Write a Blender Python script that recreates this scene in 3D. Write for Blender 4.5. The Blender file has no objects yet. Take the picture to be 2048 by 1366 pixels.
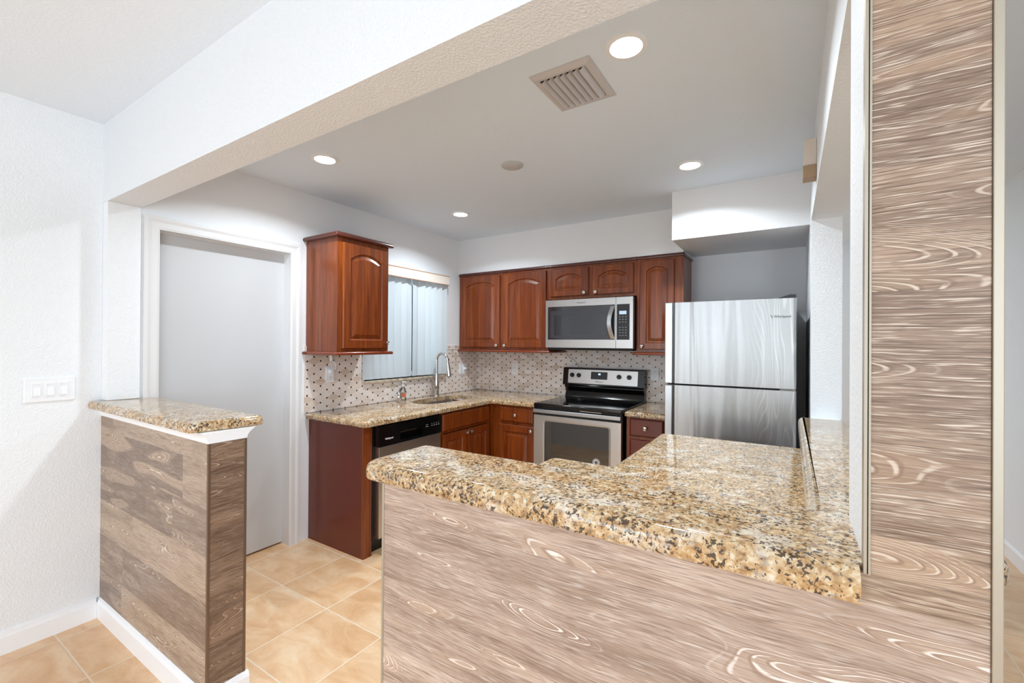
import bpy, bmesh, math, random
from mathutils import Vector, Matrix
random.seed(7)
PI = math.pi
sc = bpy.context.scene
COL = sc.collection

# ------------------------------------------------------------------ camera
CAM = (2.9487, -3.956, 1.4312)
YAW, PITCH, ROLL, FPX = -0.5643, 0.003, 0.0062, 881.1
F = Vector((math.sin(YAW) * math.cos(PITCH), math.cos(YAW) * math.cos(PITCH), math.sin(PITCH)))
R = Vector((math.cos(YAW), -math.sin(YAW), 0))
U = R.cross(F)
Rr = R * math.cos(ROLL) + U * math.sin(ROLL)
Ur = -R * math.sin(ROLL) + U * math.cos(ROLL)
cam = bpy.data.objects.new('camera', bpy.data.cameras.new('camera'))
COL.objects.link(cam)
cam.data.sensor_width = 36.0
cam.data.lens = FPX / 2048 * 36.0
cam.data.clip_start = 0.05
M3 = Matrix((Rr, Ur, -F)).transposed()
cam.matrix_world = Matrix.Translation(CAM) @ M3.to_4x4()
sc.camera = cam

# ------------------------------------------------------------------ light
sc.view_settings.view_transform = 'Standard'
sc.view_settings.look = 'None'
sc.view_settings.gamma = 1
sc.view_settings.use_curve_mapping = False
sc.view_settings.exposure = 0.6
sc.cycles.use_denoising = True
sc.cycles.max_bounces = 10
sc.cycles.diffuse_bounces = 6
sc.cycles.glossy_bounces = 4
sc.cycles.transmission_bounces = 4
sc.cycles.transparent_max_bounces = 8
sc.cycles.caustics_reflective = False
sc.cycles.caustics_refractive = False
sc.cycles.sample_clamp_indirect = 6

world = bpy.data.worlds.new('daylight_sky')
sc.world = world
world.use_nodes = True
wb = world.node_tree.nodes['Background']
wb.inputs[0].default_value = (0.84, 0.92, 1.0, 1)
wb.inputs[1].default_value = 1.0

def area_light(name, loc, rot, sx, sy, power, color=(1, 1, 1), shape='RECTANGLE', spread=PI):
    l = bpy.data.lights.new(name, 'AREA')
    l.shape = shape; l.size = sx
    if shape == 'RECTANGLE': l.size_y = sy
    l.energy = power; l.color = color; l.spread = spread
    o = bpy.data.objects.new(name, l)
    o.location = loc; o.rotation_euler = rot
    COL.objects.link(o)
    return o
# added daylight lamps at the unseen rear glazing and sink window, plus side fill
DAY = (0.79, 0.90, 1.0)
area_light('daylight_patio_door', (1.0, -7.9, 1.4), (PI/2, 0, 0), 1.3, 2.0, 30, DAY)
area_light('living_side_fill', (4.12, -5.7, 1.45), (PI/2, 0, PI/2), 2.4, 1.9, 54, DAY)  # added lamp at a made-up side window, clear of the fridge reflection
area_light('daylight_sink_window', (-.42, -1.1, 1.6), (PI/2, 0, -PI/2), 0.9, 0.9, 8.5, DAY)
DOWNLIGHT_W = 9.5

# ------------------------------------------------------------------ object helpers
def tag(o, label=None, cat=None, group=None, kind=None):
    if label: o['label'] = label
    if cat: o['category'] = cat
    if group: o['group'] = group
    if kind: o['kind'] = kind
    return o
def thing(name, label, cat, loc=(0, 0, 0), rz=0, group=None):
    o = bpy.data.objects.new(name, None); COL.objects.link(o)
    o.location = loc; o.rotation_euler = (0, 0, rz); o.empty_display_size = .1
    return tag(o, label, cat, group)
def obj(name, bm, mat, parent=None, smooth=False, angle=0.6):
    bmesh.ops.recalc_face_normals(bm, faces=bm.faces[:])
    me = bpy.data.meshes.new(name)
    bm.to_mesh(me); bm.free()
    me.materials.append(mat)
    if smooth:
        for p in me.polygons: p.use_smooth = True
        try: me.set_sharp_from_angle(angle=angle)
        except Exception: pass
    o = bpy.data.objects.new(name, me); COL.objects.link(o)
    if parent: o.parent = parent
    return o
def struct(name, bm, mat, label=None, smooth=False):
    o = obj(name, bm, mat, None, smooth)
    return tag(o, label, None, None, 'structure')
def copy_tree(o, parent=None):
    c = o.copy(); COL.objects.link(c)
    if parent: c.parent = parent
    for ch in list(o.children): copy_tree(ch, c)
    return c

# ------------------------------------------------------------------ mesh helpers
def NB(): return bmesh.new()
def box(bm, x0, x1, y0, y1, z0, z1, bev=0.0, seg=2):
    vs = [bm.verts.new((x, y, z)) for x in (x0, x1) for y in (y0, y1) for z in (z0, z1)]
    idx = [(0, 1, 3, 2), (4, 6, 7, 5), (0, 4, 5, 1), (2, 3, 7, 6), (0, 2, 6, 4), (1, 5, 7, 3)]
    fs = [bm.faces.new([vs[i] for i in f]) for f in idx]
    if bev > 0:
        es = list({e for f in fs for e in f.edges})
        bmesh.ops.bevel(bm, geom=es, offset=bev, segments=seg, profile=0.5, affect='EDGES')
    return bm
def B(x0, x1, y0, y1, z0, z1, bev=0.0, seg=2): return box(NB(), x0, x1, y0, y1, z0, z1, bev, seg)
def quad(bm, pts): return bm.faces.new([bm.verts.new(p) for p in pts])
def lathe(bm, prof, origin=(0, 0, 0), axis='z', n=24, cap=True):
    """prof: list of (r, h). axis: direction of h"""
    rings = []
    for r, h in prof:
        ring = []
        for i in range(n):
            a = 2 * PI * i / n
            c, s = r * math.cos(a), r * math.sin(a)
            p = {'z': (c, s, h), 'y': (c, h, s), 'x': (h, c, s), '-y': (c, -h, s), '-z': (c, s, -h)}[axis]
            ring.append(bm.verts.new((p[0] + origin[0], p[1] + origin[1], p[2] + origin[2])))
        rings.append(ring)
    for a, b in zip(rings, rings[1:]):
        for i in range(n):
            j = (i + 1) % n
            bm.faces.new((a[i], a[j], b[j], b[i]))
    if cap:
        bm.faces.new(rings[0]); bm.faces.new(rings[-1])
    return bm
def tube(bm, pts, rad, n=12, cap=True):
    pts = [Vector(p) for p in pts]
    rads = rad if isinstance(rad, (list, tuple)) else [rad] * len(pts)
    rings = []; up = None
    for i, p in enumerate(pts):
        d = (pts[min(i + 1, len(pts) - 1)] - pts[max(i - 1, 0)]).normalized()
        if up is None:
            up = Vector((0, 0, 1)) if abs(d.z) < .9 else Vector((1, 0, 0))
        s = d.cross(up).normalized(); up = s.cross(d).normalized()
        rings.append([bm.verts.new(p + rads[i] * (math.cos(2 * PI * k / n) * s + math.sin(2 * PI * k / n) * up)) for k in range(n)])
    for a, b in zip(rings, rings[1:]):
        for k in range(n):
            j = (k + 1) % n
            bm.faces.new((a[k], a[j], b[j], b[k]))
    if cap:
        bm.faces.new(rings[0]); bm.faces.new(rings[-1])
    return bm
def bez(p0, p1, p2, p3, n=10):
    out = []
    for i in range(n + 1):
        t = i / n; s = 1 - t
        out.append(tuple(s**3 * a + 3 * s * s * t * b + 3 * s * t * t * c + t**3 * d for a, b, c, d in zip(p0, p1, p2, p3)))
    return out
def round_poly(pts, rads, seg=6):
    out = []; n = len(pts)
    for i in range(n):
        p = Vector(pts[i]); a = Vector(pts[i - 1]); b = Vector(pts[(i + 1) % n]); r = rads[i] if isinstance(rads, (list, tuple)) else rads
        if r <= 0: out.append(p); continue
        u, v = (a - p).normalized(), (b - p).normalized()
        A, Bv = p + u * r, p + v * r
        for k in range(seg + 1):
            t = k / seg
            out.append((1 - t)**2 * A + 2 * t * (1 - t) * p + t * t * Bv)
    return out
def offset_poly(pts, d, hard=None):
    """inward offset of a CCW polygon; edges for which hard(midpoint) holds stay put"""
    n = len(pts); out = []
    D = [0 if (hard and hard((pts[i] + pts[(i + 1) % n]) / 2)) else d for i in range(n)]
    for i in range(n):
        p, a, b = pts[i], pts[i - 1], pts[(i + 1) % n]
        e1, e2 = (p - a).normalized(), (b - p).normalized()
        n1, n2 = Vector((-e1.y, e1.x)), Vector((-e2.y, e2.x))
        d1, d2 = D[i - 1], D[i]
        den = n1.x * n2.y - n1.y * n2.x
        if abs(den) < .05:
            out.append(p + (n1 + n2).normalized() * max(d1, d2)); continue
        # solve m.n1 = d1, m.n2 = d2
        m = Vector(((d1 * n2.y - d2 * n1.y) / den, (d2 * n1.x - d1 * n2.x) / den))
        out.append(p + m)
    return out
def slab(pts, z0, z1, rt, rb=0.004, hole=None, seg=6, hard=None):
    """stone slab with a rounded upper and eased lower edge; pts CCW Vector2 list"""
    bm = NB(); rings = []
    prof = [(rb, z0), (rb * .3, z0 + rb * .3), (0, z0 + rb)]
    for k in range(seg + 1):
        a = k / seg * PI / 2
        prof.append((rt * (1 - math.cos(a)), z1 - rt + rt * math.sin(a)))
    for d, z in prof:
        rings.append([bm.verts.new((p.x, p.y, z)) for p in offset_poly(pts, d, hard)])
    n = len(pts)
    for a, b in zip(rings, rings[1:]):
        for i in range(n):
            j = (i + 1) % n
            bm.faces.new((a[i], a[j], b[j], b[i]))
    loops = []
    if hole is not None:
        ht = [bm.verts.new((p.x, p.y, z1)) for p in hole]; hb = [bm.verts.new((p.x, p.y, z0)) for p in hole]
        m = len(hole)
        for i in range(m):
            j = (i + 1) % m
            bm.faces.new((ht[i], ht[j], hb[j], hb[i]))
        loops = [(rings[-1], ht), (rings[0], hb)]
    else: loops = [(rings[-1],), (rings[0],)]
    for Ls in loops:
        es = []
        for L in Ls:
            for i in range(len(L)): es.append(bm.edges.get((L[i], L[(i + 1) % len(L)])))
        bmesh.ops.triangle_fill(bm, use_beauty=True, use_dissolve=False, edges=es)
    return bm
def prism(bm, prof, axis, a0, a1):
    """prof: 2D points; axis 'x': (y,z) profile swept along x ; 'y': (x,z) ; 'z': (x,y)"""
    def P(p, a): return {'x': (a, p[0], p[1]), 'y': (p[0], a, p[1]), 'z': (p[0], p[1], a)}[axis]
    A = [bm.verts.new(P(p, a0)) for p in prof]; Bv = [bm.verts.new(P(p, a1)) for p in prof]
    n = len(prof)
    for i in range(n):
        j = (i + 1) % n
        bm.faces.new((A[i], A[j], Bv[j], Bv[i]))
    bm.faces.new(A); bm.faces.new(Bv)
    return bm
def wall_holes(axis, c0, c1, u0, u1, z0, z1, holes):
    """wall slab normal to axis ('x' or 'y') from c0..c1, spanning u0..u1, z0..z1, with rectangular holes (ua,ub,za,zb)"""
    us = sorted({u0, u1, *[h[0] for h in holes], *[h[1] for h in holes]})
    zs = sorted({z0, z1, *[h[2] for h in holes], *[h[3] for h in holes]})
    bm = NB()
    solid = lambda i, j: 0 <= i < len(us) - 1 and 0 <= j < len(zs) - 1 and not any(h[0] <= (us[i] + us[i + 1]) / 2 <= h[1] and h[2] <= (zs[j] + zs[j + 1]) / 2 <= h[3] for h in holes)
    def P(c, u, z): return (c, u, z) if axis == 'x' else (u, c, z)
    for i in range(len(us) - 1):
        for j in range(len(zs) - 1):
            if not solid(i, j): continue
            a, b, c, d = us[i], us[i + 1], zs[j], zs[j + 1]
            for cc in (c0, c1): quad(bm, [P(cc, a, c), P(cc, b, c), P(cc, b, d), P(cc, a, d)])
            if not solid(i - 1, j): quad(bm, [P(c0, a, c), P(c1, a, c), P(c1, a, d), P(c0, a, d)])
            if not solid(i + 1, j): quad(bm, [P(c0, b, c), P(c1, b, c), P(c1, b, d), P(c0, b, d)])
            if not solid(i, j - 1): quad(bm, [P(c0, a, c), P(c1, a, c), P(c1, b, c), P(c0, b, c)])
            if not solid(i, j + 1): quad(bm, [P(c0, a, d), P(c1, a, d), P(c1, b, d), P(c0, b, d)])
    bmesh.ops.remove_doubles(bm, verts=bm.verts[:], dist=1e-5)
    return bm
def bar_between(bm, x0, x1, y0, y1, z0, z1): return box(bm, x0, x1, y0, y1, z0, z1)

# ------------------------------------------------------------------ materials
def srgb(r, g, b):
    f = lambda c: (c / 255 / 12.92) if c / 255 <= .04045 else ((c / 255 + .055) / 1.055) ** 2.4
    return (f(r), f(g), f(b), 1)
class NT:
    def __init__(s, name):
        s.m = bpy.data.materials.new(name); s.m.use_nodes = True
        s.t = s.m.node_tree; s.n = s.t.nodes; s.l = s.t.links
        s.b = s.n['Principled BSDF']
    def node(s, typ, **kw):
        n = s.n.new(typ)
        for k, v in kw.items(): setattr(n, k, v)
        return n
    def link(s, a, b): s.l.new(a, b)
    def setv(s, sock, v):
        if hasattr(v, 'is_linked') or isinstance(v, bpy.types.NodeSocket): s.l.new(v, sock)
        else: sock.default_value = v
    def math(s, op, a, b=0.0, c=None, clamp=False):
        n = s.node('ShaderNodeMath', operation=op, use_clamp=clamp)
        s.setv(n.inputs[0], a); s.setv(n.inputs[1], b)
        if c is not None: s.setv(n.inputs[2], c)
        return n.outputs[0]
    def vmath(s, op, a, b):
        n = s.node('ShaderNodeVectorMath', operation=op)
        s.setv(n.inputs[0], a); s.setv(n.inputs[1], b)
        return n.outputs[0]
    def mix(s, f, a, b, blend='MIX'):
        n = s.node('ShaderNodeMix', data_type='RGBA', blend_type=blend)
        s.setv(n.inputs[0], f); s.setv(n.inputs[6], a); s.setv(n.inputs[7], b)
        return n.outputs[2]
    def noise(s, vec, scale, detail=2, rough=.5, dist=0.0, dim='3D'):
        n = s.node('ShaderNodeTexNoise', noise_dimensions=dim)
        s.setv(n.inputs['Vector'], vec)
        n.inputs['Scale'].default_value = scale; n.inputs['Detail'].default_value = detail
        n.inputs['Roughness'].default_value = rough; n.inputs['Distortion'].default_value = dist
        return n.outputs[0]
    def white(s, vec):
        n = s.node('ShaderNodeTexWhiteNoise', noise_dimensions='3D'); s.setv(n.inputs[0], vec)
        return n.outputs[0]
    def ramp(s, f, stops, interp='LINEAR'):
        n = s.node('ShaderNodeValToRGB'); cr = n.color_ramp; cr.interpolation = interp
        s.setv(n.inputs[0], f)
        while len(cr.elements) < len(stops): cr.elements.new(.5)
        for e, (p, c) in zip(cr.elements, stops): e.position = p; e.color = c
        return n.outputs[0]
    def step(s, v, a, b):
        n = s.node('ShaderNodeMapRange', clamp=True, interpolation_type='SMOOTHSTEP')
        s.setv(n.inputs[0], v); n.inputs[1].default_value = a; n.inputs[2].default_value = b
        return n.outputs[0]
    def comb(s, x, y, z):
        n = s.node('ShaderNodeCombineXYZ')
        for i, v in enumerate((x, y, z)): s.setv(n.inputs[i], v)
        return n.outputs[0]
    def sep(s, vec):
        n = s.node('ShaderNodeSeparateXYZ'); s.link(vec, n.inputs[0]); return n.outputs
    def pos(s): return s.node('ShaderNodeNewGeometry').outputs['Position']
    def objc(s): return s.node('ShaderNodeTexCoord').outputs['Object']
    def bump(s, h, strength=.3, dist=.002):
        n = s.node('ShaderNodeBump'); n.inputs['Strength'].default_value = strength; n.inputs['Distance'].default_value = dist
        s.link(h, n.inputs['Height']); s.link(n.outputs[0], s.b.inputs['Normal'])
    def col(s, c): s.setv(s.b.inputs['Base Color'], c)
    def rough(s, v): s.setv(s.b.inputs['Roughness'], v)
    def metal(s, v): s.b.inputs['Metallic'].default_value = v
    def spec(s, v): s.b.inputs['Specular IOR Level'].default_value = v

def simple(name, rgb, rough=.5, metal=0.0, coat=0.0, spec=.5, nscale=0):
    t = NT(name)
    if nscale:
        nz = t.noise(t.objc(), nscale, 2)
        c2 = tuple(x * .9 for x in srgb(*rgb)[:3]) + (1,)
        t.col(t.mix(nz, srgb(*rgb), c2))
    else: t.col(srgb(*rgb))
    t.rough(rough); t.metal(metal); t.spec(spec)
    t.b.inputs['Coat Weight'].default_value = coat; t.b.inputs['Coat Roughness'].default_value = .08
    return t.m
def paint(name, rgb, scale=90, strength=.35, dist=.003, rough=.6):
    t = NT(name); p = t.pos()
    t.col(srgb(*rgb)); t.rough(rough)
    n1 = t.noise(p, scale, 3, .55)
    h = t.step(n1, .38, .68)
    t.bump(h, strength, dist)
    return t.m
M = {}
M['wall'] = paint('white_textured_wall_paint', (234, 237, 240), 120, .3, .003)
M['wall_kitchen'] = paint('white_kitchen_wall_paint', (236, 238, 241), 110, .2, .002)
M['ceiling_kitchen'] = paint('kitchen_ceiling_paint', (226, 237, 248), 120, .22, .002, .8)
M['ceiling'] = paint('living_room_ceiling_paint', (232, 239, 247), 90, .25, .003, .8)
M['soffit'] = paint('heavy_textured_paint', (220, 229, 239), 130, .4, .003, .6)
M['header'] = paint('textured_header_paint', (228, 231, 235), 130, .4, .003, .6)
M['trim'] = simple('white_semi_gloss_trim', (240, 241, 243), .35)
M['casing'] = simple('white_casing_paint', (226, 226, 227), .4)
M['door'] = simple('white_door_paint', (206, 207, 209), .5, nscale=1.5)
M['black'] = simple('black_gloss_plastic', (12, 12, 13), .12)
M['blackm'] = simple('black_satin_plastic', (20, 20, 21), .4)
M['darkgap'] = simple('dark_gasket', (25, 25, 26), .7)
M['plate'] = simple('white_plastic_plate', (238, 240, 243), .3)
M['plate_dark'] = simple('dark_slot', (40, 40, 42), .6)
M['nickel'] = simple('brushed_nickel', (205, 200, 195), .22, 1.0)
M['chrome'] = simple('polished_chrome', (225, 228, 232), .08, 1.0)
M['champagne'] = simple('champagne_metal_edge', (176, 167, 152), .4, .5)
M['bronze'] = simple('brown_metal_edge', (120, 98, 80), .4, .5)
M['sill'] = simple('beige_stone_sill', (214, 196, 172), .3, nscale=20)
M['vane'] = None
M['gold'] = simple('gold_valance_line', (176, 120, 70), .4)
M['vent'] = simple('beige_vent_enamel', (200, 196, 196), .5)
M['speaker'] = simple('grey_ceiling_disc', (196, 196, 194), .7)
M['rubber'] = simple('fridge_side_grey', (42, 42, 44), .5)
M['cord'] = simple('white_cord', (232, 232, 230), .5)
M['wire'] = simple('grey_wire', (150, 140, 130), .5)
M['boxwood'] = simple('tan_wood_box', (176, 150, 122), .5)
M['ivory'] = simple('ivory_cover', (228, 218, 208), .5)
M['orange'] = simple('orange_label', (214, 120, 84), .5)
M['grass'] = simple('outside_ground', (120, 128, 100), .9, nscale=3)
M['keys'] = simple('pale_key_print', (170, 172, 178), .5)
M['inkdark'] = simple('dark_lettering', (62, 60, 62), .4)
M['inkwhite'] = simple('white_lettering', (235, 235, 238), .4)

def emis(name, rgb, s):
    t = NT(name); t.col((0, 0, 0, 1))
    t.b.inputs['Emission Color'].default_value = srgb(*rgb); t.b.inputs['Emission Strength'].default_value = s
    return t.m
M['lamp'] = emis('lit_led_lens', (255, 252, 246), 12)
M['lcd'] = emis('lit_pale_lcd', (190, 212, 235), .75)
M['digits'] = emis('lit_blue_digits', (170, 205, 255), 2.2)

def m_vane():
    t = NT('translucent_white_vane'); t.col(srgb(226, 231, 233)); t.rough(.6)
    tr = t.node('ShaderNodeBsdfTranslucent'); tr.inputs[0].default_value = srgb(214, 222, 228)
    mx = t.node('ShaderNodeMixShader'); mx.inputs[0].default_value = .34
    t.link(t.b.outputs[0], mx.inputs[1]); t.link(tr.outputs[0], mx.inputs[2])
    t.link(mx.outputs[0], t.n['Material Output'].inputs[0])
    return t.m
M['vane'] = m_vane()
def m_glass(name, tint, gloss=.1, rough=.0):
    t = NT(name)
    g = t.node('ShaderNodeBsdfGlossy'); g.inputs['Roughness'].default_value = rough
    tr = t.node('ShaderNodeBsdfTransparent'); tr.inputs[0].default_value = tint
    fr = t.node('ShaderNodeFresnel'); fr.inputs[0].default_value = 1.5
    f = t.math('ADD', fr.outputs[0], gloss, clamp=True)
    mx = t.node('ShaderNodeMixShader')
    t.link(f, mx.inputs[0]); t.link(tr.outputs[0], mx.inputs[1]); t.link(g.outputs[0], mx.inputs[2])
    t.link(mx.outputs[0], t.n['Material Output'].inputs[0])
    return t.m
M['pane'] = m_glass('clear_window_glass', (.95, .97, .97, 1), 0)
M['ovenglass'] = m_glass('tinted_oven_glass', (.30, .30, .32, 1), .10)
M['bottle'] = m_glass('clear_bottle_plastic', (.93, .94, .94, 1), .08, .05)
M['mwglass'] = simple('dark_microwave_glass', (38, 38, 42), .04, 0, .6)

def m_cherry(name, dark=1.0, strips=True):
    t = NT(name); p = t.objc(); s = t.sep(p)
    along = s[2]
    xy = t.math('ADD', s[0], s[1])
    v = t.comb(t.math('MULTIPLY', s[0], 45), t.math('MULTIPLY', s[1], 45), t.math('MULTIPLY', along, 2.2))
    g = t.noise(v, 1.0, 5, .6, .6)
    v2 = t.comb(t.math('MULTIPLY', s[0], 170), t.math('MULTIPLY', s[1], 170), t.math('MULTIPLY', along, 9))
    fine = t.noise(v2, 1.0, 3, .6)
    c = t.ramp(g, [(.25, tuple(x * dark for x in srgb(86, 33, 8)[:3]) + (1,)), (.5, tuple(x * dark for x in srgb(126, 57, 15)[:3]) + (1,)), (.78, tuple(x * dark for x in srgb(160, 84, 26)[:3]) + (1,))])
    if strips:
        idx = t.math('FLOOR', t.math('MULTIPLY', t.math('ADD', xy, t.math('MULTIPLY', t.noise(t.comb(0, 0, 0), 1), 0)), 17))
        w = t.white(t.comb(idx, 3.0, 1.0))
        c = t.mix(t.math('MULTIPLY', w, .6), c, tuple(x * dark for x in srgb(88, 36, 14)[:3]) + (1,))
    c = t.mix(t.math('MULTIPLY', t.step(fine, .5, .75), .22), c, srgb(70, 28, 14))
    t.col(c); t.rough(.3); t.b.inputs['Coat Weight'].default_value = .12; t.b.inputs['Coat Roughness'].default_value = .12
    return t.m
M['cherry'] = m_cherry('cherry_wood')
M['cherry_frame'] = m_cherry('cherry_wood_frame', .92, False)
M['cherry_dark'] = simple('dark_red_laminate_panel', (98, 34, 16), .3, 0, .1, nscale=2)
M['cherry_crown'] = simple('dark_cherry_moulding', (84, 38, 28), .3, 0, .3, nscale=8)
M['cherry_rail'] = simple('red_cherry_moulding', (124, 52, 24), .25, 0, .3, nscale=8)

def m_steel(name, axis='z', base=(196, 194, 190), wave=False, rough=.26):
    t = NT(name); s = t.sep(t.objc())
    k = {'x': (2.5, 260, 260), 'z': (260, 260, 2.5)}[axis]
    v = t.comb(t.math('MULTIPLY', s[0], k[0]), t.math('MULTIPLY', s[1], k[1]), t.math('MULTIPLY', s[2], k[2]))
    br = t.noise(v, 1, 2, .5)
    c = t.mix(br, srgb(*base), tuple(x * .95 for x in srgb(*base)[:3]) + (1,))
    r = t.math('ADD', t.math('MULTIPLY', br, .04), rough - .02)
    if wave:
        # dried wipe marks: thin pale wavy lines; soft vertical bump bands imitate stretched reflections
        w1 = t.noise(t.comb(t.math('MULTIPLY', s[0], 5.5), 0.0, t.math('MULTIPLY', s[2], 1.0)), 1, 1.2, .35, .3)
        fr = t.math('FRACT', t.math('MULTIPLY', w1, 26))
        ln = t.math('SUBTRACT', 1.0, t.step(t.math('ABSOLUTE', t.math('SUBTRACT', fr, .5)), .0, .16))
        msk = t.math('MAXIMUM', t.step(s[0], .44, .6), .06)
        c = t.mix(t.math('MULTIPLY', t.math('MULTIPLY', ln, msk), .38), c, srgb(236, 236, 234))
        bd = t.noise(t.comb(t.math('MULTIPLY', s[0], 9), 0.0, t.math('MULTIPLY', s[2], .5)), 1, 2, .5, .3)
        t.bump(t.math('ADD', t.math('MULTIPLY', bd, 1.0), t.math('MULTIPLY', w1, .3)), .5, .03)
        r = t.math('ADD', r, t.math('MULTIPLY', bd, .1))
    t.col(c); t.rough(r); t.metal(1.0)
    return t.m
M['steel'] = m_steel('brushed_stainless', 'x', (196, 193, 190), False, .3)
M['fridge'] = m_steel('stainless_fridge_door', 'x', (188, 189, 189), True, .33)
M['steelb'] = m_steel('stainless_handle', 'x', (186, 187, 188), False, .3)

def m_granite():
    t = NT('speckled_gold_granite'); p = t.pos()
    n0 = t.noise(p, 16, 3, .6)
    n1 = t.noise(p, 72, 4, .6, .4)
    c = t.ramp(n1, [(.30, srgb(118, 86, 54)), (.42, srgb(172, 136, 94)), (.53, srgb(198, 166, 124)), (.63, srgb(214, 196, 166)), (.78, srgb(226, 220, 208))])
    c = t.mix(t.math('MULTIPLY', t.step(n0, .50, .66), .55), c, srgb(226, 218, 206))
    c = t.mix(t.math('MULTIPLY', t.step(t.noise(p, 9, 2), .55, .7), .22), c, srgb(190, 142, 84))
    off = t.vmath('ADD', p, (3.1, 7.7, 1.3))
    grey = t.step(t.noise(off, 80, 3, .62, .3), .59, .64)
    c = t.mix(t.math('MULTIPLY', grey, .8), c, srgb(150, 146, 138))
    off2 = t.vmath('ADD', p, (9.1, 2.7, 5.3))
    clus = t.step(t.noise(off2, 20, 2, .5), .40, .60)
    dk = t.step(t.math('ADD', t.noise(off2, 125, 3, .62, .4), t.math('MULTIPLY', clus, .08)), .592, .63)
    c = t.mix(t.math('MULTIPLY', dk, .92), c, srgb(58, 44, 36))
    vo = t.node('ShaderNodeTexVoronoi'); vo.inputs['Scale'].default_value = 150; t.link(p, vo.inputs['Vector'])
    sp = t.math('MULTIPLY', t.math('SUBTRACT', 1.0, t.step(vo.outputs['Distance'], .12, .30)), t.step(t.white(vo.outputs['Position']), .80, .82))
    c = t.mix(t.math('MULTIPLY', sp, .7), c, srgb(84, 58, 36))
    t.col(c); t.rough(.07); t.spec(.55)
    t.b.inputs['Coat Weight'].default_value = 0
    return t.m
M['granite'] = m_granite()

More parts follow.
